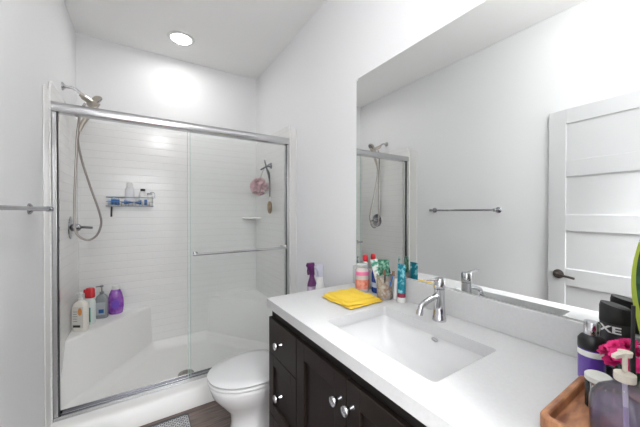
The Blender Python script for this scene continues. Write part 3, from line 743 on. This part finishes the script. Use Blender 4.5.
# tumbler
x, y = 1.005, .985
tu = thing('tumbler', (x, y, CT), 'glass tumbler holding toothpaste tubes and brushes beside yellow cloth', 'glass')
part('tumbler_glass', MB().lathe([(.033, .0005), (.035, .004), (.038, .118), (.036, .118), (.033, .010), (.0005, .010)], (x, y, CT), n=32), mat('smoky_glass', (.44,.43,.41), .12, trans=.3, ior=1.25), tu)
part('etched_pattern', MB().lathe([(.0357, .012), (.0384, .108)], (x, y, CT), n=32, cap0=False, cap1=False), mat('tumbler_tint', (.50,.47,.42), .4, mottle=(70, (.42,.41,.38), (.26,.16,.10))), tu, label='brownish printed pattern')
def toothpaste(base, tip, wdir, m, label, w=.022, flatm=None):
    b = Vector(base); tp_ = Vector(tip); ax = (tp_-b).normalized(); wd = Vector(wdir); wd = (wd - ax*wd.dot(ax)).normalized(); th = ax.cross(wd)
    t = thing('toothpaste_tube', b, label, 'toothpaste'); L = (tp_-b).length; n = 18
    def ring(s_, a, c): return [b + ax*L*s_ + wd*math.cos(2*PI*i/n)*a + th*math.sin(2*PI*i/n)*c for i in range(n)]
    part('cap', MB().rings([ring(0, .010, .010), ring(.14, .012, .012)]), WHITEP, t)
    part('tube_body', MB().rings([ring(.141, .013, .013), ring(.2, w*.7, w*.65), ring(.6, w*.9, w*.4), ring(.95, w, .002), ring(1, w, .002)]), m, t)
    if flatm: part('bottle_label', MB().rings([ring(.5, w*.84, w*.52), ring(.72, w*.94, w*.34), ring(.86, w*.97, w*.18)]), flatm, t)
    return t
GREENT = mat('green_tube', (.02,.22,.13), .35, mottle=(70, (.005,.13,.07), (.30,.55,.42), .45, .68))
SILV = mat('mint_print', (.55,.68,.64), .3, mottle=(60, (.1,.42,.30), (.70,.78,.76)))
toothpaste((1.004, 1.002, CT+.013), (.988, 1.042, CT+.186), (.5, -.9, 0), mat('white_green_tube', (.6,.7,.66), .35, mottle=(40, (.03,.30,.20), (.72,.76,.75), .42, .55)), 'white and green toothpaste tube, left one in the tumbler', w=.019)
toothpaste((1.006, .976, CT+.013), (.996, .985, CT+.192), (.45, -.9, 0), GREENT, 'dark green toothpaste tube, right one in the tumbler', w=.028, flatm=None)
def toothbrush(base, tip, m, label):
    b = Vector(base); tp_ = Vector(tip); t = thing('toothbrush', b, label, 'toothbrush'); d = (tp_-b)
    part('brush_handle', MB().tube([b, b+d*.4, b+d*.8, tp_], lambda s_: .0045-.0015*s_, n=8), m, t)
    part('bristles', MB().box(-.004, .004, -.005, .005, -.012, .012, M=Matrix.Translation(tp_ + Vector((-.006, 0, -.006)))), mat('bristle_brown', (.22,.12,.08), .8), t)
toothbrush((.994, .975, CT+.013), (.972, .948, CT+.145), BLACKP, 'black toothbrush leaning in the tumbler')
toothbrush((1.0, .968, CT+.013), (1.008, .925, CT+.140), mat('blue_plastic'), 'blue toothbrush leaning right in the tumbler')
# slim white tube and teal tube standing on caps
x, y = 1.045, .952
t = thing('cream_tube', (x, y, CT), 'slim white tube standing between tumbler and teal tube', 'tube')
part('tube_body', MB().rings([[(x+math.cos(2*PI*i/20)*a, y+math.sin(2*PI*i/20)*b_, CT+z) for i in range(20)] for z, a, b_ in ((.018, .011, .011), (.03, .013, .013), (.10, .006, .0135))]), WHITEP, t)
part('cap', MB().lathe([(.010, .0005), (.010, .018)], (x, y, CT)), WHITEP, t)
x, y = 1.035, .905
t = thing('face_wash_tube', (x, y, CT), 'teal tube standing upright on a red and white cap by the backsplash', 'tube')
def tr(z, a, b_): return [(x+math.cos(2*PI*i/24)*b_, y+math.sin(2*PI*i/24)*a, CT+z) for i in range(24)]
part('cap', MB().lathe([(.019, .0005), (.020, .004), (.019, .024)], (x, y, CT)), WHITEP, t, label='white cap')
part('tube_base', MB().rings([tr(.024, .0185, .0185), tr(.045, .020, .018)]), mat('crimson_base', (.30,.03,.07), .35), t, label='dark red base band')
part('tube_body', MB().rings([tr(.045, .020, .018), tr(.10, .0215, .012), tr(.168, .023, .002), tr(.178, .023, .002)]), mat('teal_tube', (.0,.25,.33), .3, mottle=(38, (.0,.20,.28), (.25,.62,.68), .52, .60)), t, label='teal body with pale print')

# ------------------------------------------------------------------ right corner items
WOODT = mat('tray_wood', (.42,.18,.08), .4, mottle=(16, (.20,.065,.03), (.60,.29,.14), .32, .66, (1, 4, 1)))
TX0, TX1, TY0, TY1 = .655, .905, .048, .232
tr_ = thing('wooden_tray', (.78, .14, CT), 'orange brown wooden tray at the near end of the countertop', 'tray')
part('tray_base', MB().box(TX0+.006, TX1-.006, TY0+.006, TY1-.006, CT+.0005, CT+.009), WOODT, tr_)
part('tray_rim', slab_hole(rrect(TX0, TX1, TY0, TY1, .016, 4), rrect(TX0+.013, TX1-.013, TY0+.013, TY1-.013, .008, 4), CT+.0005, CT+.030), WOODT, tr_, bevel=.003)
TZ_ = CT+.0095
# purple bottle with chrome cap
x, y = .957, .2250
t = thing('perfume_bottle', (x, y, CT), 'purple bottle with black shoulder and shiny chrome cap by the backsplash', 'bottle')
part('bottle_body', MB().lathe([(.022, .0005), (.026, .006), (.0265, .075), (.0265, .083)], (x, y, CT), n=32), mat('violet_glass', (.12,.05,.38), .1, coat=.6), t)
part('shoulder', MB().lathe([(.0267, .083), (.0270, .088), (.0265, .104), (.021, .113), (.016, .116)], (x, y, CT), n=32), BLACKP, t, label='glossy black shoulder')
part('cap', MB().lathe([(.0150, .116), (.0160, .119), (.0160, .146), (.0145, .149), (.0005, .150)], (x, y, CT), n=32), CHROME, t, label='shiny chrome cap')
part('bottle_label', MB().lathe([(.0270, .066), (.0272, .068), (.0272, .078), (.0268, .080)], (x, y, CT), n=32, cap0=False, cap1=False), WHITEP, t, label='white band')
# AXE body wash
x, y = 1.028, .197
t = thing('body_spray', (x, y, CT), 'tall black bottle lettered AXE standing by the mirror', 'bottle')
R_ = Matrix.Translation((x, y, CT))
def er(z, a, b_, dz=0): return [(x+math.cos(2*PI*i/32)*b_, y+math.sin(2*PI*i/32)*a, CT+z+dz*math.sin(2*PI*i/32)) for i in range(32)]
part('bottle_body', MB().rings([er(.0005, .027, .020), er(.008, .029, .022), er(.10, .029, .022), er(.140, .0295, .0225)]), mat('charcoal_bottle', (.035,.035,.04), .3), t, ang=60)
part('cap', MB().rings([er(.1405, .030, .023), er(.144, .0305, .0235), er(.176, .0305, .0235, .004), er(.185, .028, .0215, .006)]), mat('matt_black_cap', (.012,.012,.012), .5), t, ang=60)
def axe2(co):
    a = math.radians(143) + co.x*1.45/.028
    return Vector((x+math.cos(a)*(.0230+co.z), y+math.sin(a)*(.0300+co.z), CT+.118+co.y))
part('lettering', text_mb('AXE', .024, axe2, .0006), mat('white_ink', (.8,.8,.8), .5), t, label='white AXE lettering', smooth=False)
part('bottle_label', MB().rings([er(.03, .0294, .0224), er(.085, .0294, .0224)], cap0=False, cap1=False), mat('grey_blue_label', (.12,.15,.19), .5, mottle=(40, (.04,.05,.07), (.30,.36,.42))), t, label='dark blue-grey label')
# magenta flowers in a small glass
x, y = .872, .140
fl = thing('artificial_flowers', (x, y, TZ_), 'magenta artificial flowers in a small clear cup on the wooden tray', 'flowers')
part('cup', MB().lathe([(.024, .0005), (.027, .003), (.032, .072), (.030, .072), (.025, .007), (.0005, .007)], (x, y, TZ_), n=28), thin('pale_cup', (.9,.9,.88), (.8,.8,.76), .2, 1.4), fl)
MAG = mat('magenta_petals', (.85,.03,.24), .6); MAG2 = mat('dark_magenta_petals', (.60,.01,.15), .6)
def blossom(c, d, r, m):
    mb = MB(); d = Vector(d).normalized(); u = d.orthogonal().normalized(); v = d.cross(u); c = Vector(c)
    for lay, (np_, rr_, tilt) in enumerate(((7, 1.0, .25), (6, .75, .6), (5, .45, 1.1))):
        for k in range(np_):
            a = 2*PI*k/np_ + lay*.4
            e = u*math.cos(a)+v*math.sin(a); s_ = d.cross(e); rows = []
            for i in range(5):
                t_ = i/4; wd = r*rr_*.45*math.sin(PI*(.12+.80*t_))
                p = c + e*(r*rr_*t_*math.cos(tilt)) + d*(r*rr_*t_*math.sin(tilt) + .0015*lay)
                rows.append([p - s_*wd, p + d*(-.002), p + s_*wd])
            mb.rings(rows, close=False, cap0=False, cap1=False)
    return mb
stm = MB()
spots = [(-.016,.032,.080),(-.004,.030,.106),(.022,.030,.104),(.010,-.016,.100),(-.030,-.004,.088),(.036,-.008,.096),(.006,.012,.114),(-.026,.018,.098),(.030,.010,.112),(-.008,-.034,.086),(.016,-.036,.092),(.040,.024,.090),(.0,.046,.092)]
for k, (a, b_, h) in enumerate(spots):
    a *= .85; b_ *= .85; h += .016
    part('blossom', blossom((x+a, y+b_, TZ_+h), (a*16-.35, b_*12, .7), .019, MAG if k % 3 else MAG2), MAG if k % 3 else MAG2, fl, ang=80)
    stm.tube([(x+a*.2, y+b_*.2, TZ_+.01), (x+a*.5, y+b_*.5, TZ_+.06), (x+a, y+b_, TZ_+h)], .0014, n=5, smooth=3)
part('stems', stm, mat('stem_green', (.03,.10,.03), .6), fl)
# clear pump soap bottle with purple liquid
x, y = .722, .126
pb = thing('soap_pump_bottle', (x, y, TZ_), 'clear pump bottle of pale purple soap on the wooden tray', 'soap bottle')
MP = Matrix.Translation((x, y, TZ_)) @ Matrix.Rotation(-.35, 4, 'Z') @ Matrix.Diagonal((.90, .90, .97, 1))
def pr(z, a, b_, r): return [(px, py, z) for px, py in rpoly(0, 0, a, b_, r)]
part('bottle_body', MB().rings([pr(.0005, .034, .043, .028), pr(.006, .040, .050, .034), pr(.070, .041, .051, .035), pr(.086, .039, .048, .035), pr(.099, .032, .038, .030), pr(.109, .021, .023, .020), pr(.116, .014, .014, .013), pr(.124, .014, .014, .013)], M=MP), thin('clear_bottle', (.93,.91,.94), (.8,.78,.82), .09, 1.5), pb, ang=60)
part('liquid_soap', MB().rings([pr(.005, .032, .041, .027), pr(.010, .0365, .0465, .031), pr(.074, .0370, .0470, .032)], M=MP), thin('lavender_liquid', (.82,.74,.92), (.62,.50,.78), .22, 1.15), pb, ang=50, label='pale purple liquid')
part('dip_tube', MB().cyl(MP @ Vector((0, -.004, .012)), MP @ Vector((0, 0, .118)), .0035), mat('lilac_tube', (.66,.60,.80), .3), pb)
part('pump_collar', MB().lathe([(.0155, .1205), (.016, .123), (.016, .134), (.007, .138)], M=MP), CREAM, pb, label='cream collar')
part('pump_head', MB().lathe([(.0040, .137), (.0040, .164), (.010, .166), (.011, .174), (.0005, .177)], M=MP)
     .rings([[(0, .006, .167), (0, -.006, .167), (0, -.006, .175), (0, .006, .175)], [(-.030, .004, .165), (-.030, -.004, .165), (-.030, -.004, .171), (-.030, .004, .171)]], M=MP), CREAM, pb, label='cream nozzle')
# clear jar with white lid
x, y = .825, .205
wj = thing('cotton_jar', (x, y-.0, TZ_), 'small clear jar with frosted white lid behind the pump bottle', 'jar')
# placed on the tray between the flowers and the pump bottle
x, y = .812, .180
wj.location = (x, y, TZ_)
part('jar_glass', MB().lathe([(.018, .0005), (.021, .004), (.021, .058), (.019, .058), (.019, .006), (.0005, .006)], (x, y, TZ_), n=28), CLEAR, wj)
part('jar_lid', MB().lathe([(.020, .059), (.022, .061), (.022, .070), (.019, .073), (.0005, .074)], (x, y, TZ_), n=28), mat('frosted_white', (.70,.70,.66), .3), wj, label='frosted white lid')
# black brush standing
x, y = .802, .128
bb = thing('makeup_brush', (x, y, TZ_), 'black brush standing upright on the tray beside the plant', 'brush')
part('brush_base', MB().lathe([(.010, .0005), (.014, .006), (.013, .060), (.008, .070)], (x, y, TZ_), n=20), BLACKP, bb)
part('brush_handle', MB().tube([(x, y, TZ_+.068), (x+.003, y+.002, TZ_+.13), (x-.002, y+.001, TZ_+.235)], [.0042]*7+[.0030]*6, n=10), BLACKP, bb)
# snake plant
x, y = .975, .098
sp_ = thing('snake_plant', (x, y, CT), 'snake plant with yellow-edged green leaves at right edge of counter', 'plant')
part('pot', MB().lathe([(.030, .0005), (.034, .004), (.042, .085), (.044, .088), (.040, .088), (.038, .080), (.0005, .080)], (x, y, CT), n=30), mat('grey_pot', (.35,.35,.36), .6), sp_)
part('soil', MB().lathe([(.0005, .0802), (.0378, .0802), (.0378, .082), (.0005, .083)], (x, y, CT), n=24), mat('soil', (.03,.02,.015), .95), sp_)
LG = mat('leaf_green', (.02,.09,.04), .35, mottle=(16, (.012,.06,.03), (.05,.16,.07), .4, .6, (1, 1, 3))); LY = mat('leaf_yellow_edge', (.50,.62,.08), .4)
def leaf(base, pts, width, facing):
    P = catmull([Vector(p) for p in pts], 8); m = len(P); f = Vector(facing).normalized()
    mb = MB(); ed = MB(); rows = []; L0, L1, R0, R1 = [], [], [], []
    for i, p in enumerate(P):
        t_ = i/(m-1); tdir = (P[min(i+1, m-1)]-P[max(i-1, 0)]).normalized()
        s_ = tdir.cross(f).normalized(); nrm = s_.cross(tdir)
        wd = width*(math.sin(PI*min(1, .25+.75*t_))**.8 if t_ < 1 else 0)+.0006
        def Pp(k, th): return p + s_*wd*k + nrm*(.006*k*k*width/.03 + th)
        rows.append([Pp(k, 0) for k in (-.72, -.4, 0, .4, .72)] + [Pp(k, -.0022) for k in (.72, .4, 0, -.4, -.72)])
        L0.append([Pp(-1, -.0008), Pp(-.72, 0), Pp(-.72, -.0022)]); R0.append([Pp(.72, 0), Pp(1, -.0008), Pp(.72, -.0022)])
    mb.rings(rows); ed.rings(L0).rings(R0)
    lf = part('leaf', mb, LG, sp_, ang=60); part('leaf_edge', ed, LY, lf, label='yellow leaf margin', ang=60)
zt = CT+.08
leaf(0, [(x-.010, y+.004, zt), (x-.03, y+.018, zt+.10), (x-.05, y+.030, zt+.22), (x-.035, y+.018, zt+.38)], .030, (-.9, -.1, .1))
leaf(0, [(x+.010, y-.004, zt), (x+.015, y-.002, zt+.14), (x+.030, y-.008, zt+.30)], .024, (-.8, -.5, .1))
leaf(0, [(x, y-.014, zt), (x-.02, y-.016, zt+.12), (x-.03, y-.014, zt+.26)], .022, (-.7, -.6, .1))
